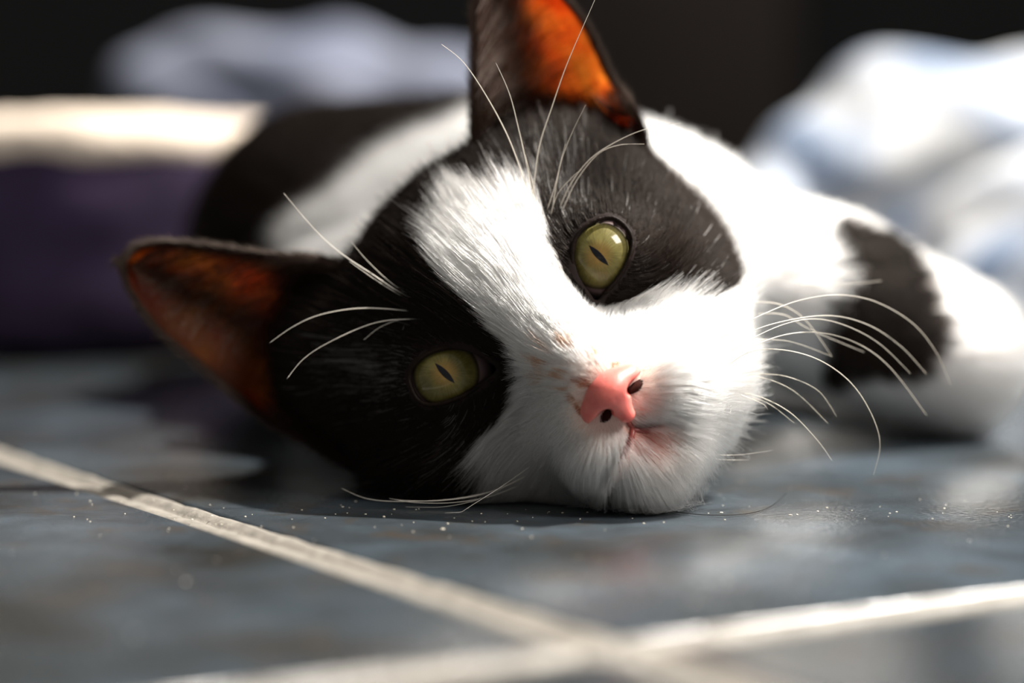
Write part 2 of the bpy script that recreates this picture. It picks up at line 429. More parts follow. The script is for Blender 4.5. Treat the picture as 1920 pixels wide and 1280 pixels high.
# brown door standing in the back wall
M_door = pmat('brown_door', (.060, .047, .041), .7, .15, 6)
x0, x1 = P(1040, 100, 214)[0], P(1480, 100, 214)[0]
door = bevel_box('door_1', (x0, 212.2, 0.0), (x1, 215.5, 205), M_door, bev=.4); tag(door, 'dull brown door in the dark back wall', kind='structure')

# ------------------------------------------------------------------ SOFT THINGS BEHIND THE CAT
def sdf_object(name, f, lo, hi, h, mat, parent=None, colorf=None, jig=True):
    xs, ys, zs = [np.arange(a, b + h, h) for a, b in zip(lo, hi)]
    g = np.stack(np.meshgrid(xs, ys, zs, indexing='ij'), -1).reshape(-1, 3).astype(np.float32)
    Fv = f(g).reshape(len(xs), len(ys), len(zs))
    V, Q = surface_nets(Fv, xs, ys, zs)
    return mesh_obj(name, V, Q, mat, parent, color=None if colorf is None else colorf(V))
def fleece_mat():
    m = pmat('cream_fleece', (.62, .53, .44), .95, .12, 300, .8); return m
M_fleece = fleece_mat()
M_purple = pmat('purple_cloth', (.020, .013, .030), .95, .5, 30, .5, Specular_IOR_Level=.1)
bed = bpy.data.objects.new('pet_bed', None); COL.objects.link(bed); bed.location = (0, 0, 0)
tag(bed, 'low purple pet bed with a cream fleece rim, beside the black flank of the cat', 'pet bed')
bx0, bx1, by0, by1 = -31.0, -8.6, 70.2, 100.0
def rrect(p, inset):
    cx, cy = (bx0 + bx1) / 2, (by0 + by1) / 2; r = 5.0
    hx, hy = (bx1 - bx0) / 2 - inset - r, (by1 - by0) / 2 - inset - r
    a = np.maximum(np.abs(p[:, 0] - cx) - hx, 0); b_ = np.maximum(np.abs(p[:, 1] - cy) - hy, 0)
    return np.sqrt(a * a + b_ * b_) - r
zr = P(200, 262, 71)[2]
def bed_wall(p):
    d = np.abs(rrect(p, 1.3)) - .9 + .12 * vnoise(p, 2.2, 3) + .10 * np.cos(p[:, 2] * 1.9)
    return smax(d, np.abs(p[:, 2] - zr / 2 - .1) - (zr / 2 - .25), .5)
sdf_object('side_wall', bed_wall, (bx0 - 1, by0 - 1, -.3), (bx1 + 1, by1 + 1, zr + 1), .35, M_purple, bed)
def bed_rim(p):
    d = rrect(p, 1.3)
    return np.sqrt(d * d + (p[:, 2] - zr) ** 2 * 1.2) - .92 + .16 * vnoise(p, 1.5, 5) + .07 * vnoise(p, .5, 6)
sdf_object('fleece_rim', bed_rim, (bx0 - 2, by0 - 2, zr - 2), (bx1 + 2, by1 + 2, zr + 2), .25, M_fleece, bed)
sdf_object('cushion', lambda p: smax(rrect(p, 2.4) + .1 * vnoise(p, 2, 8), np.abs(p[:, 2] - 1.6 + .3 * vnoise(p, 5, 9)) - 1.2, .8), (bx0, by0, -.2), (bx1, by1, 4), .45, M_fleece, bed)

def cloth_mat(name, a, b_, scale):
    m, nt, b, out = new_mat(name); L = nt.links.new; N = nt.nodes.new
    tc = N('ShaderNodeTexCoord'); n1 = N('ShaderNodeTexNoise'); n1.inputs['Scale'].default_value = scale; n1.inputs['Detail'].default_value = 4; L(tc.outputs['Object'], n1.inputs[0])
    cr = N('ShaderNodeValToRGB'); e = cr.color_ramp.elements; e[0].position = .36; e[1].position = .62; e[0].color = (*a, 1); e[1].color = (*b_, 1)
    L(n1.outputs['Fac'], cr.inputs[0]); L(cr.outputs[0], b.inputs['Base Color']); b.inputs['Roughness'].default_value = .9
    n2 = N('ShaderNodeTexNoise'); n2.inputs['Scale'].default_value = 900; L(tc.outputs['Object'], n2.inputs[0])
    bp = N('ShaderNodeBump'); bp.inputs['Strength'].default_value = .4; bp.inputs['Distance'].default_value = .0006; L(n2.outputs['Fac'], bp.inputs['Height']); L(bp.outputs[0], b.inputs['Normal'])
    return m
# right: heap of washed pale blue denim in the sun
def denim(p):
    q = p.copy()
    top = cone(q, P(1700, 330, 88), P(2150, 340, 90), 4.4, 4.6)
    d = smin(top, cone(q, P(1480, 400, 86), P(1700, 330, 88), 2.6, 4.2), 1.0)
    d = smin(d, cone(q, P(1500, 560, 88), P(2000, 640, 90), 3.0, 3.6), .8)
    d = smin(d, cone(q, P(2040, 300, 80), P(1760, 430, 80), 1.5, .9), .4)
    d = smin(d, cone(q, P(2000, 420, 76), P(1800, 560, 77), .9, 1.3), .4)
    d = smin(d, cone(q, P(2060, 480, 73), P(1900, 640, 73), 1.2, 1.8), .4)
    d = smax(d, -cone(q, P(2080, 385, 83), P(1620, 430, 83.5), 2.9, 1.9), .6)
    d = smin(d, cone(q, P(2060, 330, 79), P(1800, 470, 79), .7, .7), .3)
    w1 = q @ np.array([.5, .3, .81], q.dtype)
    d = d + .28 * np.sin(w1 * 1.5 + 2.2 * vnoise(q, 5, 11)) * (.5 + .5 * vnoise(q, 4, 12)) + .25 * vnoise(q, 2.4, 13)
    return np.maximum(d, .02 - q[:, 2])
den = sdf_object('denim_cloth', denim, (3, 68, -.3), (34, 98, 16), .34, cloth_mat('washed_denim', (.19, .25, .36), (.66, .67, .68), 34))
tag(den, 'crumpled pale blue and white denim cloth heaped on the floor behind the stretched foreleg', 'cloth')
# left: grey blue blanket in the shade
def blanket(p):
    d = cone(p, P(330, 175, 118), P(620, 235, 116), 3.0, 4.2)
    d = smin(d, cone(p, P(620, 235, 116), P(980, 330, 112), 4.2, 5.0), 2)
    d = smin(d, ell(p, (P(620, 300, 116)[0], 117, 3.0), (12, 6, 5.5)), 3)
    d = d + .22 * np.sin((p[:, 0] * .6 + p[:, 2]) * 1.1 + 2 * vnoise(p, 6, 21)) + .3 * vnoise(p, 3, 22)
    return np.maximum(d, .02 - p[:, 2])
bl = sdf_object('blanket', blanket, (-26, 104, -.3), (10, 128, 17), .45, cloth_mat('blue_grey_blanket', (.11, .125, .18), (.17, .185, .24), 25))
tag(bl, 'rumpled grey blue blanket behind the back of the cat', 'blanket')

# ------------------------------------------------------------------ THE CAT
def fpts(l, z=0.0): return np.array([face(x, y, z) for x, y in l])
EYE_R = spline(fpts([(1140, 410), (1168, 424), (1183, 452), (1175, 488), (1152, 525), (1130, 550), (1121, 570), (1106, 552), (1088, 525), (1077, 492), (1081, 452), (1104, 424)]), 5, True)
EYE_L = spline(fpts([(770, 708), (782, 682), (812, 662), (850, 654), (886, 661), (913, 675), (934, 692), (908, 712), (884, 729), (850, 746), (812, 756), (784, 745)]), 5, True)
APR = Map2(EYE_R, -.5, 4.5, -3, 2.5, .025); APL = Map2(EYE_L, -4.5, .8, -2.5, 2.5, .025)
EC_R = np.array([*face(1128, 480, -.62), -.62]); EC_L = np.array([*face(841, 705, -.62), -.62])
RE = .84
NX = .12
MOUTH_L = fpts([(1186, 806), (1180, 830), (1168, 855), (1152, 885), (1136, 915)], 1.4)
MOUTH_R = fpts([(1186, 806), (1210, 808), (1235, 802), (1262, 800), (1282, 806)], 1.4)
def seg_d(q, pts):
    d = np.full(len(q), 1e9)
    for a, b_ in zip(pts[:-1], pts[1:]):
        e = b_ - a; w_ = q - a; t = np.clip((w_ @ e) / (e @ e), 0, 1)
        d = np.minimum(d, np.sqrt(((w_ - t[:, None] * e) ** 2).sum(1)))
    return d
ear_base = {'R': (*face(1055, 345, -3.0), -3.0), 'L': (*face(655, 665, -3.0), -3.0)}
def head_sdf(l):
    d = ell(l, (-.2, .15, -3.0), (3.45, 2.85, 3.3))
    d = smin(d, ell(l, (2.15, -1.1, -2.6), (1.35, 1.75, 2.3)), 1.0)
    d = smin(d, ell(l, (-2.45, -.9, -2.6), (1.75, 2.0, 2.4)), 1.0)
    d = smin(d, ell(l, (.25, -2.62, -1.35), (2.35, 1.50, 2.45)), .9)
    d = smin(d, cone(l, (0, .9, -.75), (.08, -1.45, 1.05), .85, .60), .8)
    d = smin(d, ell(l, (0, -2.25, .30), (1.45, .95, 1.10)), .5)
    d = smin(d, ell(l, (-.66, -2.72, .86), (.82, .62, .70)), .25)
    d = smin(d, ell(l, (.84, -2.74, .86), (.82, .66, .70)), .25)
    d = smin(d, ell(l, (-.20, -3.52, .45), (.90, .52, .85)), .5)
    for c in (EC_R, EC_L): d = smin(d, np.sqrt(((l - np.asarray(c, l.dtype)) ** 2).sum(1)) - (RE + .075), .35)
    for k in 'RL': d = smin(d, ell(l, ear_base[k], (1.2, 1.2, 1.3)), .9)
    return d
def carve(d, l):
    q = qof(l); near = (l[:, 2] > -1.6)
    a = np.minimum(APR(q), APL(q))
    d = np.where(near, np.maximum(d, -(a + .015)), d)
    m = np.minimum(seg_d(q, MOUTH_L), seg_d(q, MOUTH_R))
    d = d + np.where(l[:, 2] > .2, .11 * np.exp(-(m / .09) ** 2), 0)
    return d
BODY = [  # neck, chest, torso, flank, hips
    (to_wld((0, -.2, -4.0)), P(1160, 475, 50), 2.3, 2.2), (P(930, 480, 54.5), P(655, 540, 57), 2.4, 2.3), (P(930, 530, 49.5), P(640, 610, 52), 1.7, 1.8), (P(1160, 475, 50), P(1110, 505, 55), 2.2, 2.55),
    (P(1110, 505, 55), P(880, 475, 60), 2.55, 3.4), (P(880, 475, 60), P(640, 478, 62.5), 3.45, 3.45), (P(640, 478, 62.5), P(700, 470, 70), 3.3, 3.2), (P(700, 470, 70), P(930, 480, 80), 3.2, 3.1)]
LIMBS = [(P(1300, 490, 49.5), P(1545, 565, 51), 2.0, 1.75), (P(1545, 565, 51), P(1775, 668, 52.5), 1.75, 1.72),
         (P(1790, 700, 53), P(1640, 745, 56), 1.0, .8), (P(1640, 745, 56), P(1520, 735, 57.5), .7, .75),
         (P(1240, 620, 54), P(1480, 720, 58.5), 1.2, .8), (P(1480, 720, 58.5), P(1600, 745, 60), .7, .7)]
def cat_sdf(p):
    l = ((p - O_) @ B_.T).astype(p.dtype)
    far = np.full(len(p), 9., p.dtype)
    m = (np.abs(l) < (6.5, 6.5, 9)).all(1)
    d = far; hd = head_sdf(l[m]); d[m] = hd
    for a, b_, ra, rb in BODY: d = smin(d, cone(p, a, b_, ra, rb), 1.9)
    for a, b_, ra, rb in LIMBS: d = smin(d, cone(p, a, b_, ra, rb), .7)
    hind = cone(p, P(930, 480, 80), P(1130, 520, 74), 2.6, 1.6); d = smin(d, hind, .8)
    d = smin(d, cone(p, P(1130, 520, 74), P(1250, 575, 83), 1.3, .8), .6)
    d[m] = carve(d[m], l[m])
    return smax(d, .02 - p[:, 2], .15)
def axis(segs):
    out = []
    for a, b_, h in segs: out.append(np.arange(a, b_ - h * .3, h))
    return np.unique(np.concatenate(out + [[segs[-1][1]]]))
GX = axis([(-12, -5.2, .28), (-5.2, 5.2, .072), (5.2, 14, .22)]); GY = axis([(38.2, 47.5, .072), (47.5, 90, .26)]); GZ = axis([(-.3, 9.2, .072), (9.2, 10.6, .25)])
F = np.empty((len(GX), len(GY), len(GZ)), np.float32)
yy, zz = np.meshgrid(GY, GZ, indexing='ij'); yz = np.stack([yy.ravel(), zz.ravel()], 1)
for i0 in range(0, len(GX), 8):
    xs = GX[i0:i0 + 8]
    g = np.empty((len(xs), len(yz), 3), np.float32); g[:, :, 0] = xs[:, None]; g[:, :, 1:] = yz[None]
    F[i0:i0 + 8] = cat_sdf(g.reshape(-1, 3)).reshape(len(xs), len(GY), len(GZ))
print('grid', F.shape, time.time() - T0)
def S(p):
    out = []; idx = []
    for k, G in enumerate((GX, GY, GZ)):
        t = np.clip(np.interp(p[:, k], G, np.arange(len(G))), 0, len(G) - 1.001); i = t.astype(int); idx.append(i); out.append(t - i)
    r = 0
    for dx in (0, 1):
        for dy in (0, 1):
            for dz in (0, 1):
                r = r + F[idx[0] + dx, idx[1] + dy, idx[2] + dz] * (out[0] if dx else 1 - out[0]) * (out[1] if dy else 1 - out[1]) * (out[2] if dz else 1 - out[2])
    return r
def grad(p, e=.09):
    g = np.stack([S(p + np.eye(3)[k] * e) - S(p - np.eye(3)[k] * e) for k in range(3)], 1)
    return norm(g)
def hit(q, z0=4.5):
    """surface point of the head seen from the front at face coordinates q"""
    q = np.atleast_2d(q); n = len(q); t = np.full(n, z0)
    for _ in range(60):
        l = np.c_[q * ((D_ - t) / D_)[:, None], t]; d = S(to_wld(l)); t = t - np.clip(d, -.2, .5) * .8
    return np.c_[q * ((D_ - t) / D_)[:, None], t]

BLACK = fpts([(1195, 120), (1205, 235), (1250, 275), (1300, 315), (1342, 390), (1368, 460), (1378, 520), (1356, 566), (1310, 588), (1250, 572), (1200, 566), (1165, 578), (1130, 584), (1100, 572), (1068, 530), (1050, 470),
              (1030, 425), (1004, 402), (950, 392), (912, 392), (875, 375), (862, 398), (850, 430), (838, 460), (842, 495), (862, 540), (893, 578), (930, 612), (965, 650), (984, 690), (986, 728), (962, 756), (925, 778),
              (915, 820), (932, 870), (946, 930), (946, 1100), (400, 1100), (400, 470), (590, 470), (640, 430), (740, 368), (860, 300), (880, 235), (885, 120)])
BLACK_MAP = Map2(BLACK, -8, 8, -8, 8, .05)
FLANK = np.array([(0, 0), (1000, 60), (1000, 205), (880, 232), (810, 262), (740, 300), (670, 345), (610, 385), (550, 430), (545, 480), (560, 560), (560, 900), (0, 900)], float)
PATCH = spline([(1545, 440), (1610, 436), (1690, 478), (1728, 560), (1732, 640), (1700, 695), (1600, 690), (1545, 690), (1532, 600), (1545, 520)], 4, True)
def pix(p):
    r = p - CAM; dep = r @ F_
    return np.stack([960 + FPX * (r @ R_) / dep, 640 - FPX * (r @ UP_) / dep], 1)
FL_MAP = Map2(FLANK / 100, -2, 25, -3, 16, .1); PT_MAP = Map2(PATCH / 100, -2, 25, -3, 16, .08)
def blackness(p):
    """the coat: 1 black, 0 white, per point of the skin"""
    l = to_loc(p); q = qof(l)
    jit = .07 * vnoise(p, .35, 31) + .05 * vnoise(p, .12, 32)
    head = (l[:, 2] > -4.6) & (np.linalg.norm(l - np.array([0, -.5, -2.2]), axis=1) < 6.2)
    hb = BLACK_MAP(q) + jit < 0
    x = pix(p) / 100
    bb = (FL_MAP(x) + .10 * vnoise(p, .8, 33) < 0) | ((PT_MAP(x) + .12 * vnoise(p, .7, 34) < 0) & (p[:, 1] < 60))
    return np.where(head, hb, bb).astype(float)

V, Q = surface_nets(F, GX, GY, GZ)
for _ in range(2): V -= grad(V, .05) * (S(V) * .6)[:, None]
bk = blackness(V); lv = to_loc(V); qv = qof(lv)
def skin_color(V, bk, lv, qv):
    c = np.where(bk[:, None] > .5, np.array([.018, .013, .011]), np.array([.78, .60, .52]))
    fr = (lv[:, 2] > 0) & (np.linalg.norm(qv - face(1095, 690), axis=1) < .9) & (vnoise(V, .11, 41) > .25)
    c = np.where(fr[:, None], np.array([.40, .14, .07]), c)
    chin = np.exp(-(np.linalg.norm(qv - face(1225, 835, .8), axis=1) / .62) ** 2) * (lv[:, 2] > -.2)
    c = c * (1 - chin[:, None]) + np.array([.42, .15, .12]) * chin[:, None]
    ed = np.minimum(APR(qv), APL(qv)); e = ((ed < .13) & (lv[:, 2] > -1.6))[:, None]
    return np.where(e, np.array([.014, .009, .008]), c)
cat = mesh_obj('cat', V, Q, M_skin, color=skin_color(V, bk, lv, qv))
tag(cat, 'black and white cat with green eyes lying on its side on the slate tiles', 'cat')
print('cat mesh', len(V), time.time() - T0)

# ---- eyes
def eyeball(name, c, look, label=None):
    n, m = 48, 64; V = []; Fc = []
    for i in range(n + 1):
        th = math.pi * i / n
        for j in range(m):
            ph = 2 * math.pi * j / m; r = RE
            x, y, z = math.sin(th) * math.cos(ph), math.sin(th) * math.sin(ph), math.cos(th)
            rr = r + .05 * math.exp(-(th / .62) ** 4)            # the cornea bulges a little
            V.append((x * rr, y * rr, z * rr))
    Fc = [[i * m + j, (i + 1) * m + j, (i + 1) * m + (j + 1) % m, i * m + (j + 1) % m] for i in range(n) for j in range(m)]
    o = mesh_obj(name, V, Fc, M_eye, cat, label=label)
    z = norm(to_wld(look) - to_wld(c)); up = V_; x = norm(np.cross(up, z)); y = np.cross(z, x)
    o.matrix_world = Matrix([[*(np.array([x[k], y[k], z[k]])), to_wld(c)[k] * .01] for k in range(3)] + [[0, 0, 0, 1]])
    return o
eyeball('eye', EC_R, (face(1124, 479, 0)[0] + .0, face(1124, 479, 0)[1], .0), 'green eye with a bright window reflection')
eyeball('eye', EC_L, (*face(836, 701, 0), .0), 'green eye close to the floor')
for ap, c in ((EYE_R, EC_R), (EYE_L, EC_L)):
    pts = []
    for a in ap:   # where the sight ray through the outline meets a sphere just outside the ball
        o0 = np.array([0, 0, D_]); dr = norm(np.array([a[0], a[1], 0]) - o0); oc = o0 - c
        bq = oc @ dr; disc = bq * bq - (oc @ oc - (RE + .085) ** 2)
        if disc < 0: t = -bq
        else: t = -bq - math.sqrt(disc)
        pts.append(o0 + dr * t)
    pts = np.array(pts); ctr = pts.mean(0); 
    out = norm((pts - ctr)); pts = pts + out * .035
    Vt, Ft = ring_tube(to_wld(pts), .040, 8); mesh_obj('eyelid', Vt, Ft, M_lid, cat)

# ---- nose leather
def nose_sdf(l):
    x = l - np.array([NX - .02, -.02, .16])
    ax = x.copy(); ax[:, 0] = np.abs(ax[:, 0])
    d = ell(x, (0, -1.93, 1.38), (.50, .33, .48))
    d = smin(d, ell(ax, (.44, -2.00, 1.22), (.23, .22, .36)), .16)
    d = smin(d, cone(x, (0, -2.0, 1.50), (-.06, -2.42, 1.42), .27, .15), .16)
    d = smax(d, -ell(ax, (.36, -2.18, 1.56), (.18, .11, .34)), .06)
    d = smax(d, -ell(ax, (.56, -2.15, 1.40), (.18, .065, .36)), .05)
    d = smax(d, -(cone(x, (-.02, -2.12, 1.86), (-.10, -2.75, 1.60), .028, .05)), .07)
    return d
h = .022
xs = np.arange(NX - .85, NX + .85, h); ys = np.arange(-2.8, -1.4, h); zs = np.arange(.6, 2.4, h)
g = np.stack(np.meshgrid(xs, ys, zs, indexing='ij'), -1).reshape(-1, 3)
Vn, Qn = surface_nets(nose_sdf(g).reshape(len(xs), len(ys), len(zs)), xs, ys, zs)
mesh_obj('nose', to_wld(Vn), Qn, M_nose, cat, label='pink nose leather with two comma nostrils')
M_dark = pmat('nostril_shade', (.025, .007, .005), .9, .2, 300, 0, Specular_IOR_Level=.05)  # near-black tubes stand in for the shade inside the nostril holes
for sx in (1, -1):
    pp = [(NX + sx * .22, -2.18, 1.62), (NX + sx * .37, -2.22, 1.55), (NX + sx * .54, -2.22, 1.44), (NX + sx * .70, -2.14, 1.22)]
    Vt, Ft = tube(to_wld(spline(np.array(pp) - np.array([0, .01, .12]), 5)), np.interp(np.arange(16), [0, 5, 15], [.06, .095, .03]), 8)
    mesh_obj('nostril', Vt, Ft, M_dark, cat)
ph = hit(np.concatenate([fpts([(1168, 770), (1178, 788)], 1.5), MOUTH_L[:1]])); 
for line, r in ((np.concatenate([fpts([(1172, 782)], 1.5), MOUTH_L]), .045), (MOUTH_R, .05)):
    q = spline(qof(np.c_[line, np.full(len(line), 1.4)]), 5); pts = hit(q)
    Vt, Ft = tube(to_wld(pts + np.array([0, 0, -.005])), np.interp(np.linspace(0, 1, len(pts)), [0, .3, 1], [r, r * 1.2, r * .5]), 8)
    mesh_obj('lip', Vt, Ft, M_mouth, cat, label='thin dark pink lip line')

# ---- ears
def ear_mat():
    m, nt, b, out = new_mat('ear_skin'); L = nt.links.new; N = nt.nodes.new
    at = N('ShaderNodeAttribute'); at.attribute_name = 'Col'
    tc = N('ShaderNodeTexCoord'); n = N('ShaderNodeTexNoise'); n.inputs['Scale'].default_value = 110; n.inputs['Detail'].default_value = 4; L(tc.outputs['Object'], n.inputs[0])
    cr = N('ShaderNodeValToRGB'); e = cr.color_ramp.elements; e[0].position = .35; e[1].position = .65; e[0].color = (.85, .22, .06, 1); e[1].color = (1.0, .52, .16, 1)
    L(n.outputs['Fac'], cr.inputs[0])
    mu = N('ShaderNodeMix'); mu.data_type = 'RGBA'; mu.blend_type = 'MULTIPLY'; mu.inputs[0].default_value = 1; L(cr.outputs[0], mu.inputs[6]); L(at.outputs['Color'], mu.inputs[7])
    t = N('ShaderNodeBsdfTranslucent'); L(mu.outputs[2], t.inputs[0])
    b.inputs['Base Color'].default_value = (.07, .026, .016, 1); b.inputs['Roughness'].default_value = .6
    mx = N('ShaderNodeMixShader'); mx.inputs[0].default_value = .86; L(b.outputs[0], mx.inputs[1]); L(t.outputs[0], mx.inputs[2]); L(mx.outputs[0], out.inputs[0])
    return m
M_ear = ear_mat()
EARS = {
 'R': dict(L=[(893, 340), (884, 285), (884, 200), (886, 100), (889, 10), (905, -50), (945, -92)],
           R=[(1235, 340), (1216, 290), (1210, 250), (1188, 198), (1150, 150), (1130, 108), (1098, 45), (1062, 0), (1015, -55), (945, -92)], label='upright ear glowing orange in the sun'),
 'L': dict(L=[(670, 500), (600, 482), (500, 474), (400, 461), (310, 454), (260, 462), (234, 494)],
           R=[(665, 885), (605, 850), (560, 822), (500, 790), (450, 750), (380, 690), (300, 620), (248, 545), (234, 494)], label='ear lying low over the floor, glowing dull orange'),
}
ear_surf = {}
NS, NT = 40, 56
for k, e in EARS.items():
    A = resample(spline(fpts(e['L']), 6), NT); Bq = resample(spline(fpts(e['R']), 6), NT)
    s = np.linspace(0, 1, NS)[:, None, None]; t = np.linspace(0, 1, NT)[None, :, None]
    q = A[None] * (1 - s) + Bq[None] * s
    t2 = t[..., 0]; s2 = s[..., 0]
    base = -2.25 - .35 * t2
    bowl = (1.55 * (1 - t2) ** .8 + .18) * np.sin(np.pi * np.clip(s2, 0, 1) ** .85) ** .8
    z = base - bowl + .35 * (s2 > .0) * np.exp(-((s2 - 0) / .06) ** 2) * (1 - t2)
    if k == 'R':   # the little pocket fold on the outer margin
        z = z + .75 * np.exp(-((s2 - .90) / .09) ** 2 - ((t2 - .27) / .07) ** 2) - .5 * np.exp(-((s2 - .88) / .09) ** 2 - ((t2 - .14) / .06) ** 2)
    z = z + .05 * np.sin(t2 * 40 + s2 * 6) * s2 * (1 - s2)
    l = np.concatenate([q * ((D_ - z) / D_)[..., None], z[..., None]], -1)
    wv = to_wld(l.reshape(-1, 3)).reshape(NS, NT, 3)
    du = np.gradient(wv, axis=0); dv = np.gradient(wv, axis=1); n = norm(np.cross(du, dv).reshape(-1, 3)).reshape(NS, NT, 3)
    if (n.reshape(-1, 3) @ W_).mean() < 0: n = -n
    n = np.nan_to_num(n)
    ear_surf[k] = (wv, n)
    th = .085 * (.35 + .65 * np.sin(np.pi * s2) ** .5) * (1 - .4 * t2)
    back = wv - n * th[..., None]
    Vv = np.concatenate([wv.reshape(-1, 3), back.reshape(-1, 3)]); M = NS * NT
    Fc = []
    for i in range(NS - 1):
        for j in range(NT - 1):
            a, b1, c1, d1 = i * NT + j, (i + 1) * NT + j, (i + 1) * NT + j + 1, i * NT + j + 1
            Fc.append([a, b1, c1, d1]); Fc.append([M + a, M + d1, M + c1, M + b1])
    for j in range(NT - 1):
        Fc.append([j, j + 1, M + j + 1, M + j]); a = (NS - 1) * NT; Fc.append([a + j + 1, a + j, M + a + j, M + a + j + 1])
    for i in range(NS - 1):
        Fc.append([(i + 1) * NT, i * NT, M + i * NT, M + (i + 1) * NT])
    # pigment: thin clear skin in the middle, dark furred edges and root, plus painted shade
    S2, T2 = np.broadcast_to(s2, (NS, NT)), np.broadcast_to(t2, (NS, NT))
    clear = np.clip((S2 - .04) / .22, 0, 1) * np.clip((1.0 - S2) / .07, 0, 1) * np.clip((T2 - .10) / .2, .0, 1) * np.clip((1 - T2) / .05, .1, 1)
    if k == 'R': clear = clear * (.35 + .65 * np.clip((S2 - .2) / .35, 0, 1))  # shadow of the inner edge fold painted into the upright ear
    if k == 'R': clear = clear * (1 - .85 * np.exp(-((S2 - .78) / .10) ** 2 - ((T2 - .20) / .07) ** 2)) + .5 * np.exp(-((S2 - .93) / .05) ** 2 - ((T2 - .30) / .08) ** 2)  # shade in the pocket hollow and light on its fold painted in
    else: clear = clear * (.7 + .3 * np.clip((T2 - .35) / .4, 0, 1))
    pig_shade = (.03 + .97 * clear) * (.75 + .25 * vnoise(wv.reshape(-1, 3), .6, 51).reshape(NS, NT))
    colr = np.repeat(np.tile(pig_shade.reshape(-1), 2)[:, None], 3, 1)
    e['obj'] = mesh_obj('ear', Vv, Fc, M_ear, cat, color=colr, label=e['label'])
print('ears', time.time() - T0)

# ------------------------------------------------------------------ FUR
def sample_roots(V, Q, density_f):
    tri = np.concatenate([Q[:, [0, 1, 2]], Q[:, [0, 2, 3]]])
    a, b_, c = V[tri[:, 0]], V[tri[:, 1]], V[tri[:, 2]]
    cr = np.cross(b_ - a, c - a); ar = .5 * np.linalg.norm(cr, axis=1)
    ctr = (a + b_ + c) / 3
    lam = ar * density_f(ctr, norm(cr))
    n = np.floor(lam + rng.random(len(lam))).astype(int)
    idx = np.repeat(np.arange(len(tri)), n)
    u, v = rng.random(len(idx)), rng.random(len(idx)); fl = u + v > 1; u[fl], v[fl] = 1 - u[fl], 1 - v[fl]
    return a[idx] + u[:, None] * (b_[idx] - a[idx]) + v[:, None] * (c[idx] - a[idx])
NOSE_W = to_wld((.1, -1.75, 1.3))
def eye_d(q): return np.minimum(APR(q), APL(q))
def dens_head(c, n):
    l = to_loc(c); q = qof(l)
    r = np.linalg.norm(l - np.array([0, -.5, -2.2]), axis=1)
    d = np.where((l[:, 2] > -4.9) & (r < 6.0), 4000., 0.)
    fw = n @ W_
    d = d * np.clip(.35 + 1.2 * (fw + .35), .25, 1)
    d = np.where(c[:, 2] < .06, 0, d)
    ed = eye_d(q)
    d = np.where((ed < .10) & (l[:, 2] > -1.7), 0, d)
    nd = nose_sdf(l)
    d = np.where(nd < .0, 0, d); d = np.where((nd < .14) , d * .35, d)
    m = np.minimum(seg_d(q, qof(np.c_[MOUTH_L, np.full(5, 1.4)])), seg_d(q, qof(np.c_[MOUTH_R, np.full(5, 1.4)])))
    d = np.where((m < .07) & (l[:, 2] > .3), 0, d)
    ph_ = seg_d(q, fpts([(1160, 755), (1186, 806)], 1.6)); d = np.where((ph_ < .10) & (l[:, 2] > .3), 0, d)
    chin = np.exp(-(np.linalg.norm(q - face(1232, 836, .8), axis=1) / .46) ** 2) * (l[:, 2] > -.2)
    return d * (1 - .93 * chin)
def grow(roots, flow, L, height, K, curl=.05, follow=.6, seed=0):
    """comb hairs over the body: each point keeps its own height above the skin"""
    N = len(roots); pts = np.empty((N, K, 3)); p = roots.copy(); pts[:, 0] = roots
    n = grad(p); d = norm(flow(p, n) * .9 + n * .35)
    for k in range(1, K):
        s = k / (K - 1)
        p = p + d * (L / (K - 1))[:, None]
        n = grad(p)
        h = S(p); tgt = height * s ** .75
        p = p + n * ((tgt - h) * np.where(h < tgt, .9, follow * .45))[:, None]
        p[:, 2] = np.maximum(p[:, 2], .04 + .03 * rng.random(N))
        t = flow(p, n)
        d = norm(norm(p - pts[:, k - 1]) * .55 + t * .45)
        pts[:, k] = p
    return pts
def clump(pts, cell, amount, seed=0):
    key = np.floor(pts[:, 0] / cell + rng.random(3) * 7).astype(np.int64)
    key = key[:, 0] * 1000003 + key[:, 1] * 1009 + key[:, 2]
    u, inv = np.unique(key, return_inverse=True); cnt = np.bincount(inv)
    K = pts.shape[1]
    for k in range(1, K):
        s = k / (K - 1)
        mean = np.stack([np.bincount(inv, pts[:, k, a]) / cnt for a in range(3)], 1)
        a_ = (amount * s ** 1.3); a_ = a_ * (.4 + .6 * rng.random(len(u)))[inv] if np.ndim(a_) == 0 else a_
        pts[:, k] += (mean[inv] - pts[:, k]) * a_[:, None]
    return pts
def flow_head(p, n):
    v = p - NOSE_W; l = to_loc(p)
    v = norm(v) - .25 * W_
    # part round the eyes
    for c in (EC_R, EC_L):
        w_ = l - c; dist = np.linalg.norm(w_[:, :2], axis=1); k = np.exp(-(dist / .95) ** 2)
        v = v + (norm(np.c_[w_[:, :2], np.zeros(len(w_))]) @ B_) * (1.1 * k)[:, None]
    nz = np.stack([vnoise(p, .55, 60 + a) for a in range(3)], 1)
    v = v + .22 * nz
    v = v - (v * n).sum(1)[:, None] * n
    return norm(v)
roots = sample_roots(V, Q, dens_head)
print('head roots', len(roots), time.time() - T0)
l = to_loc(roots); q = qof(l); N = len(roots)
rn = np.linalg.norm(roots - NOSE_W, axis=1)
L = np.interp(rn, [0, .5, 1.2, 2.2, 3.5, 5, 8], [.13, .24, .50, .74, .92, 1.08, 1.2]) * rng.uniform(.65, 1.25, N)
ed = eye_d(q); L *= np.where(l[:, 2] > -1.8, np.clip((ed + .03) / .75, .22, 1), 1)
L *= np.where((nose_sdf(l) < .25), .6, 1)
bk = blackness(roots)
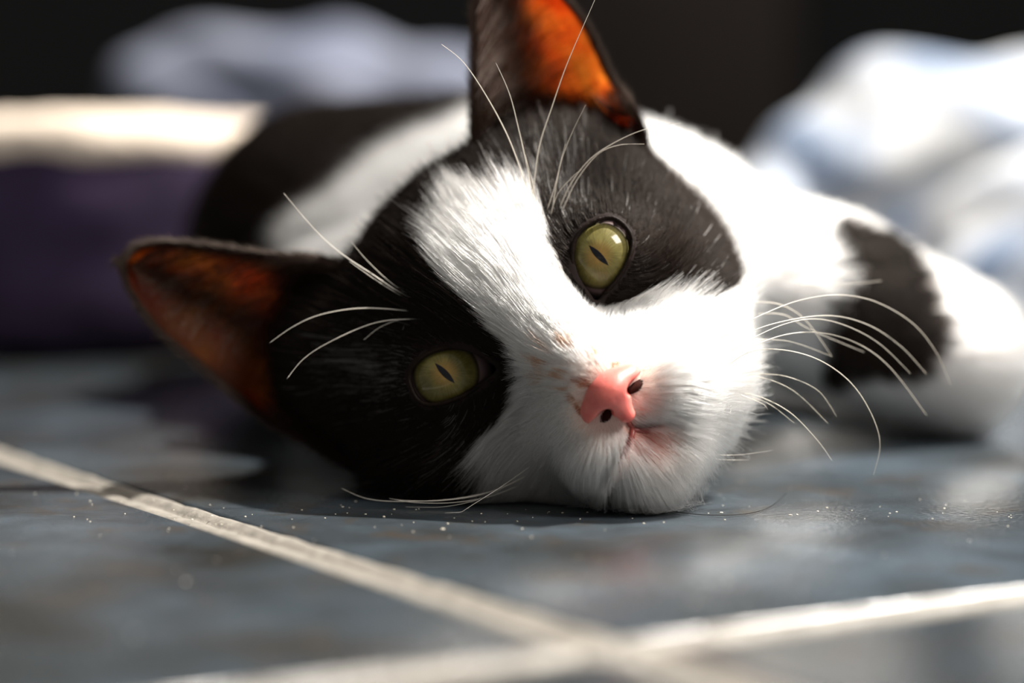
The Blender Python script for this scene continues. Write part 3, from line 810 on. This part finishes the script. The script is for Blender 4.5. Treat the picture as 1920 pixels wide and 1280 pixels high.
bm_ = BLACK_MAP(q); tuft = (bk < .5) & (bm_ < .30) & (rng.random(N) < .5); L = np.where(tuft & (rn > 2.2), L * 1.35, L)
lowchin = (q[:, 1] < -3.0) & (l[:, 2] > -.8); L *= np.where(lowchin, 1.2, 1)
hgt = L * np.clip(.22 + .10 * rng.normal(size=N), .06, .5) 
hgt = np.where(lowchin, hgt * 1.2, hgt)
stray = rng.random(N) < np.where(lowchin, .10, .03); hgt = np.where(stray, hgt * 1.8, hgt); L = np.where(stray, L * 1.25, L)
pts = grow(roots, flow_head, L, hgt, 7)
pts = clump(pts, .11, .5); pts = clump(pts, .26, .25)
pts[:, 1:] += (rng.normal(size=(N, 1, 3)) * .03 * np.linspace(.15, 1, 6)[None, :, None] * L[:, None, None])
kill = np.zeros(N, bool)
for k in range(1, 7):
    lk = to_loc(pts[:, k]); kill |= (eye_d(qof(lk)) < .01) & (lk[:, 2] > -2.0) & (l[:, 2] > -2)
    kill |= nose_sdf(lk) < -.03
    # keep the ear openings clear of long head fur
pts[:, :, 2] = np.maximum(pts[:, :, 2], .035)
ok = ~kill
white = np.array([.93, .86, .78]); black = np.array([.0125, .0085, .0065])
col = np.where(bk[:, None] > .5, black * rng.uniform(.6, 1.7, (N, 1)), white * rng.uniform(.93, 1.03, (N, 1)))
cm = (.65 * np.exp(-(np.linalg.norm(q - face(1235, 850, .8), axis=1) / .55) ** 2) * (l[:, 2] > -.2))[:, None]; col = col * (1 - cm) + np.array([.66, .42, .34]) * cm
fr = (l[:, 2] > 0) & (np.linalg.norm(q - face(1095, 688), axis=1) < .75) & (vnoise(roots, .10, 42) > .32)
col = np.where(fr[:, None], np.array([.50, .22, .13]), col)
col = col * (1 - np.array([.26, .30, .34]) * ((bk < .5) * rng.random(N) ** 2)[:, None])
fan = np.exp(-(np.linalg.norm(q - face(725, 690), axis=1) / .45) ** 2) * .30 + np.exp(-(np.linalg.norm(q - face(1040, 372), axis=1) / .5) ** 2) * .22 + np.exp(-(np.linalg.norm(q - face(885, 815), axis=1) / .5) ** 2) * .10
gh = (bk > .5) & (rng.random(N) < .005 + fan * .8); col = np.where(gh[:, None], np.array([.5, .45, .4]), col)
col = np.clip(col, .001, .97)
rad = .0029 * np.exp(.38 * rng.normal(size=N)) * np.where(tuft, 1.5, 1)
hair_obj('head_fur', pts[ok], rad[ok], rad[ok] * .3, col[ok], M_fur, cat)
print('head fur', ok.sum(), time.time() - T0)

# body fur
def dens_body(c, n):
    l = to_loc(c); r = np.linalg.norm(l - np.array([0, -.5, -2.2]), axis=1)
    d = np.where((l[:, 2] <= -4.2) | (r > 5.6), 620., 0.)
    d = d * np.where(n[:, 1] > .4, .35, 1); d = np.where(c[:, 1] > 68, d * .5, d)
    return np.where(c[:, 2] < .06, 0, d)
HC = to_wld((0, -1, 0))
def flow_body(p, n):
    v = norm(p - HC) * .8 + np.array([0, 0, -.25]) + np.array([-.15, .2, 0])
    v = v + .3 * np.stack([vnoise(p, 1.1, 70 + a) for a in range(3)], 1)
    v = v - (v * n).sum(1)[:, None] * n
    return norm(v)
roots = sample_roots(V, Q, dens_body); N = len(roots); bk = blackness(roots)
L = rng.uniform(.8, 1.4, N) * np.where(roots[:, 0] > 4.5, .7, 1.0)
pts = grow(roots, flow_body, L, L * np.clip(.20 + .08 * rng.normal(size=N), .05, .45), 5)
pts = clump(pts, .45, .35)
col = np.clip(np.where(bk[:, None] > .5, black * rng.uniform(.6, 1.7, (N, 1)), white * rng.uniform(.94, 1.02, (N, 1))), .001, .97)
hair_obj('body_fur', pts, np.full(N, .0085), np.full(N, .003), col, M_fur, cat)
print('body fur', N, time.time() - T0)

# ear fur: dark pile on the back and rim, long wisps inside
for k, e in EARS.items():
    wv, n = ear_surf[k]
    def at(s, t):
        a = np.clip(s * (NS - 1), 0, NS - 1.001); b_ = np.clip(t * (NT - 1), 0, NT - 1.001); i = a.astype(int); j = b_.astype(int); a = (a - i)[:, None]; b_ = (b_ - j)[:, None]
        f = lambda A: A[i, j] * (1 - a) * (1 - b_) + A[i + 1, j] * a * (1 - b_) + A[i, j + 1] * (1 - a) * b_ + A[i + 1, j + 1] * a * b_
        return f(wv), norm(f(n))
    # back pile
    N = 4500; s = rng.random(N); t = rng.uniform(0.0, .99, N) ; p0, nn = at(s, t); p1, _ = at(s, np.minimum(t + .03, 1.0)); tp = norm(p1 - p0 + 1e-6)
    p0 = p0 - nn * .08; Lh = rng.uniform(.18, .38, N)
    pb = np.stack([p0 + (tp * a - nn * .28 * a) * Lh[:, None] for a in (0, .35, .7, 1)], 1)
    cb = np.tile(np.array([.022, .014, .010]), (N, 1)) * rng.uniform(.6, 1.6, (N, 1))
    hair_obj('ear_fur', pb, np.full(N, .0030), np.full(N, .001), cb, M_fur, e['obj'])
    # rim: short hairs along both margins, pointing out past the edge
    N = 5000; side = rng.random(N) < .5; s = np.where(side, rng.uniform(0, .05, N), rng.uniform(.96, 1, N)); t = rng.uniform(.02, 1, N)
    p0, nn = at(s, t); p1, _ = at(s, np.minimum(t + .03, 1.0)); tp = norm(p1 - p0 + 1e-6); q0, _ = at(np.where(side, s + .1, s - .1), t); ow = norm(p0 - q0)
    Lh = rng.uniform(.12, .30, N)
    dd = norm(tp * .8 + ow * rng.uniform(.1, .6, (N, 1)) - nn * rng.uniform(-.1, .5, (N, 1)) + rng.normal(size=(N, 3)) * .12)
    pb = np.stack([p0 + dd * a * Lh[:, None] for a in (0, .35, .7, 1)], 1)
    cr_ = np.tile(np.array([.035, .022, .016]), (N, 1)) * rng.uniform(.5, 2.2, (N, 1))
    hair_obj('rim_fur', pb, np.full(N, .0028), np.full(N, .001), cr_, M_fur, e['obj'])
    # inner wisps sweeping from the inner margin and root across the bowl
    N = 1900 if k == 'L' else 1600; s = rng.uniform(.02, .55, N) ** 1.1; t = rng.uniform(.06, .80, N)
    if k == 'R': t = rng.uniform(.05, .75, N)
    Lw = rng.uniform(.10, .46, N); cols = []
    steps = np.linspace(0, 1, 6); P_ = []
    for a in steps:
        ss = np.clip(s + Lw * (.15 * a + .85 * a * a) * 1.5, 0, .97); tt = np.clip(t + Lw * (1.0 * a - .35 * a * a), 0, .98)
        pp_, nn_ = at(ss, tt); P_.append(pp_ + nn_ * (.04 + .28 * math.sin(a * 2.6) * rng.uniform(.3, 1.2, N) * Lw * 1.5)[:, None])
    pb = np.stack(P_, 1); pb = clump(pb, .35, .5)
    dk = rng.random(N) < (.85 if k == 'L' else .62)
    cw = np.where(dk[:, None], np.array([.05, .02, .012]), np.array([.42, .28, .20])) * rng.uniform(.6, 1.3, (N, 1))
    hair_obj('inner_ear_fur', pb, np.full(N, .0034), np.full(N, .0010), np.clip(cw, .001, .95), M_fur, e['obj'])
    # dense short fur at the root of the ear
    N = 9000; s = rng.random(N); t = rng.random(N) ** 1.6 * .26; p0, nn = at(s, t); p1, _ = at(s, t + .05); tp = norm(p1 - p0)
    Lh = rng.uniform(.35, .85, N)
    dd = norm(tp + nn * .25 + rng.normal(size=(N, 3)) * .15)
    pb = np.stack([p0 + dd * a * Lh[:, None] for a in (0, .35, .7, 1)], 1); pb = clump(pb, .2, .35)
    hair_obj('ear_root_fur', pb, np.full(N, .0036), np.full(N, .001), np.tile(np.array([.022, .012, .008]), (N, 1)) * rng.uniform(.6, 1.8, (N, 1)), M_fur, e['obj'])

# whiskers: (points in the photo, depth at root, depth at tip, root radius)
WH = [
 ([(1003, 405), (985, 345), (955, 262), (915, 185), (870, 118), (828, 83)], -.2, .6, .013),
 ([(1006, 412), (992, 330), (972, 240), (955, 175), (930, 118)], -.2, .4, .011),
 ([(996, 395), (1010, 280), (1035, 200), (1065, 115), (1115, 0), (1130, -40)], -.2, .9, .013),
 ([(1012, 410), (1000, 350), (985, 290)], -.2, .2, .009),
 ([(1035, 395), (1050, 310), (1072, 250), (1098, 197)], -.2, .2, .008),
 ([(1045, 400), (1070, 345), (1110, 295), (1170, 258), (1225, 238), (1276, 230)], -.2, .3, .010),
 ([(1050, 405), (1080, 340), (1120, 290), (1160, 272), (1208, 270)], -.2, .2, .010),
 ([(1022, 405), (1040, 350), (1052, 300), (1060, 270)], -.2, .1, .008),
 ([(1030, 412), (1045, 365), (1075, 330), (1090, 318)], -.2, .1, .008),
 ([(808, 574), (750, 548), (700, 515), (640, 475), (590, 430), (532, 362)], -.5, -.2, .012),
 ([(815, 580), (760, 558), (705, 525), (655, 490)], -.5, -.2, .011),
 ([(800, 570), (740, 535), (690, 490), (658, 452)], -.5, -.2, .008),
 ([(800, 588), (740, 580), (670, 578), (600, 590), (550, 612), (505, 643)], -.5, -.1, .012),
 ([(825, 602), (770, 598), (700, 606), (620, 640), (570, 672), (538, 710)], -.5, .1, .012),
 ([(825, 600), (760, 598), (715, 612), (682, 637)], -.5, -.2, .009),
 ([(790, 597), (765, 600), (755, 618)], -.4, -.2, .007),
 ([(1300, 668), (1380, 615), (1440, 585), (1500, 563), (1570, 553), (1640, 565), (1710, 605), (1755, 660), (1783, 724)], .3, -1.4, .012),
 ([(1310, 678), (1400, 625), (1480, 600), (1560, 592), (1630, 610), (1690, 650), (1738, 702)], .4, -1.2, .012),
 ([(1320, 690), (1400, 640), (1470, 608), (1530, 598), (1590, 612), (1650, 645), (1707, 700)], .4, -.8, .011),
 ([(1330, 700), (1400, 655), (1470, 628), (1540, 624), (1610, 645), (1670, 690), (1738, 779)], .4, -1.0, .013),
 ([(1400, 566), (1460, 570), (1510, 600), (1560, 668)], -.6, -1.0, .012),
 ([(1420, 588), (1470, 590), (1520, 618), (1620, 660)], -.6, -1.0, .010),
 ([(1340, 705), (1400, 662), (1460, 655), (1530, 672), (1590, 712), (1630, 768), (1650, 830), (1638, 890)], .5, -.2, .012),
 ([(1330, 640), (1400, 636), (1480, 640), (1560, 668)], .0, -.6, .009),
 ([(1380, 703), (1430, 701), (1480, 707), (1535, 733), (1569, 781)], .3, -.3, .009),
 ([(1380, 706), (1430, 708), (1490, 734), (1553, 794)], .3, -.3, .009),
 ([(1370, 735), (1420, 742), (1480, 772), (1530, 822), (1560, 863)], .3, .1, .010),
 ([(1380, 745), (1420, 748), (1450, 762), (1489, 793)], .3, .0, .009),
 ([(1390, 740), (1430, 757), (1440, 768)], .3, .0, .007),
 ([(1500, 533), (1560, 534), (1610, 531), (1653, 526)], -1.6, -1.9, .012),
 ([(1340, 853), (1390, 852), (1448, 844)], .2, .0, .007),
 ([(1330, 860), (1370, 862), (1405, 862)], .2, .0, .006),
 ([(1000, 885), (930, 918), (850, 935), (760, 940), (690, 935), (640, 915)], .55, -.2, .012),
 ([(990, 892), (910, 925), (830, 938), (760, 938), (730, 934)], .55, .1, .012),
 ([(985, 905), (920, 930), (850, 942), (780, 942), (740, 936)], .5, .2, .011),
 ([(1000, 870), (940, 912), (880, 950), (834, 981)], .8, 1.0, .009),
 ([(960, 905), (900, 935), (830, 950), (760, 950)], .5, .3, .007),
]
def head_depth(z, x, y):
    return D_ - z
for pl, z0, z1, r in WH:
    px = spline(np.array(pl, float), 8); n = len(px); s = np.linspace(0, 1, n)
    W3 = []
    for (x, y), a in zip(px, s):
        z = z0 + (z1 - z0) * a ** 1.3; u = face(x, y, z); W3.append((u[0], u[1], z))
    W3 = to_wld(np.array(W3))
    # the root end sits on the skin
    ql = to_loc(W3[:1]); r0 = to_wld(hit(qof(ql)))[0] if abs(qof(ql)).max() < 6 else W3[0]
    if np.linalg.norm(r0 - W3[0]) < 2.5: W3 = W3 + (r0 - W3[0]) * ((1 - s) ** 3)[:, None]
    W3[:, 2] = np.maximum(W3[:, 2], .05)
    rad = r * np.interp(s, [0, .15, 1], [.85, .85, .25])
    Vt, Ft = tube(W3, rad, 6); mesh_obj('whisker', Vt, Ft, M_whisker, cat)

# ------------------------------------------------------------------ SMALL THINGS ON THE FLOOR
M_dust = pmat('dust', (.75, .68, .55), .5, .2, 100)
bm = bmesh.new()
for k in range(170):
    x, y = rng.uniform(-9, 12), rng.uniform(27, 46)
    if k % 2: x, y = rng.uniform(-8, 9), rng.normal(41, 1.2)
    r = rng.choice([.010, .014, .020, .028], p=[.60, .28, .10, .02])
    bmesh.ops.create_icosphere(bm, subdivisions=1, radius=r * .01, matrix=Matrix.Translation((x * .01, y * .01, r * .004)) @ Matrix.Diagonal((rng.uniform(.8, 2), rng.uniform(.7, 1.4), .6, 1)))
me = bpy.data.meshes.new('dust'); bm.to_mesh(me); bm.free(); me.materials.append(M_dust)
o = bpy.data.objects.new('dust', me); COL.objects.link(o); tag(o, 'pale dust grains scattered over the slate tiles round the chin', 'dust', kind='stuff')
hp = np.array([ground(x, y) for x, y in [(1262, 962), (1320, 968), (1390, 967), (1440, 955), (1474, 937)]]); hp[:, 2] = [.03, .03, .03, .03, .12]
Vt, Ft = tube(spline(hp, 8), .006, 6); o = mesh_obj('fallen_hair', Vt, Ft, M_lid); tag(o, 'single dark hair lying on the floor below the chin', 'hair')
print('done', time.time() - T0)
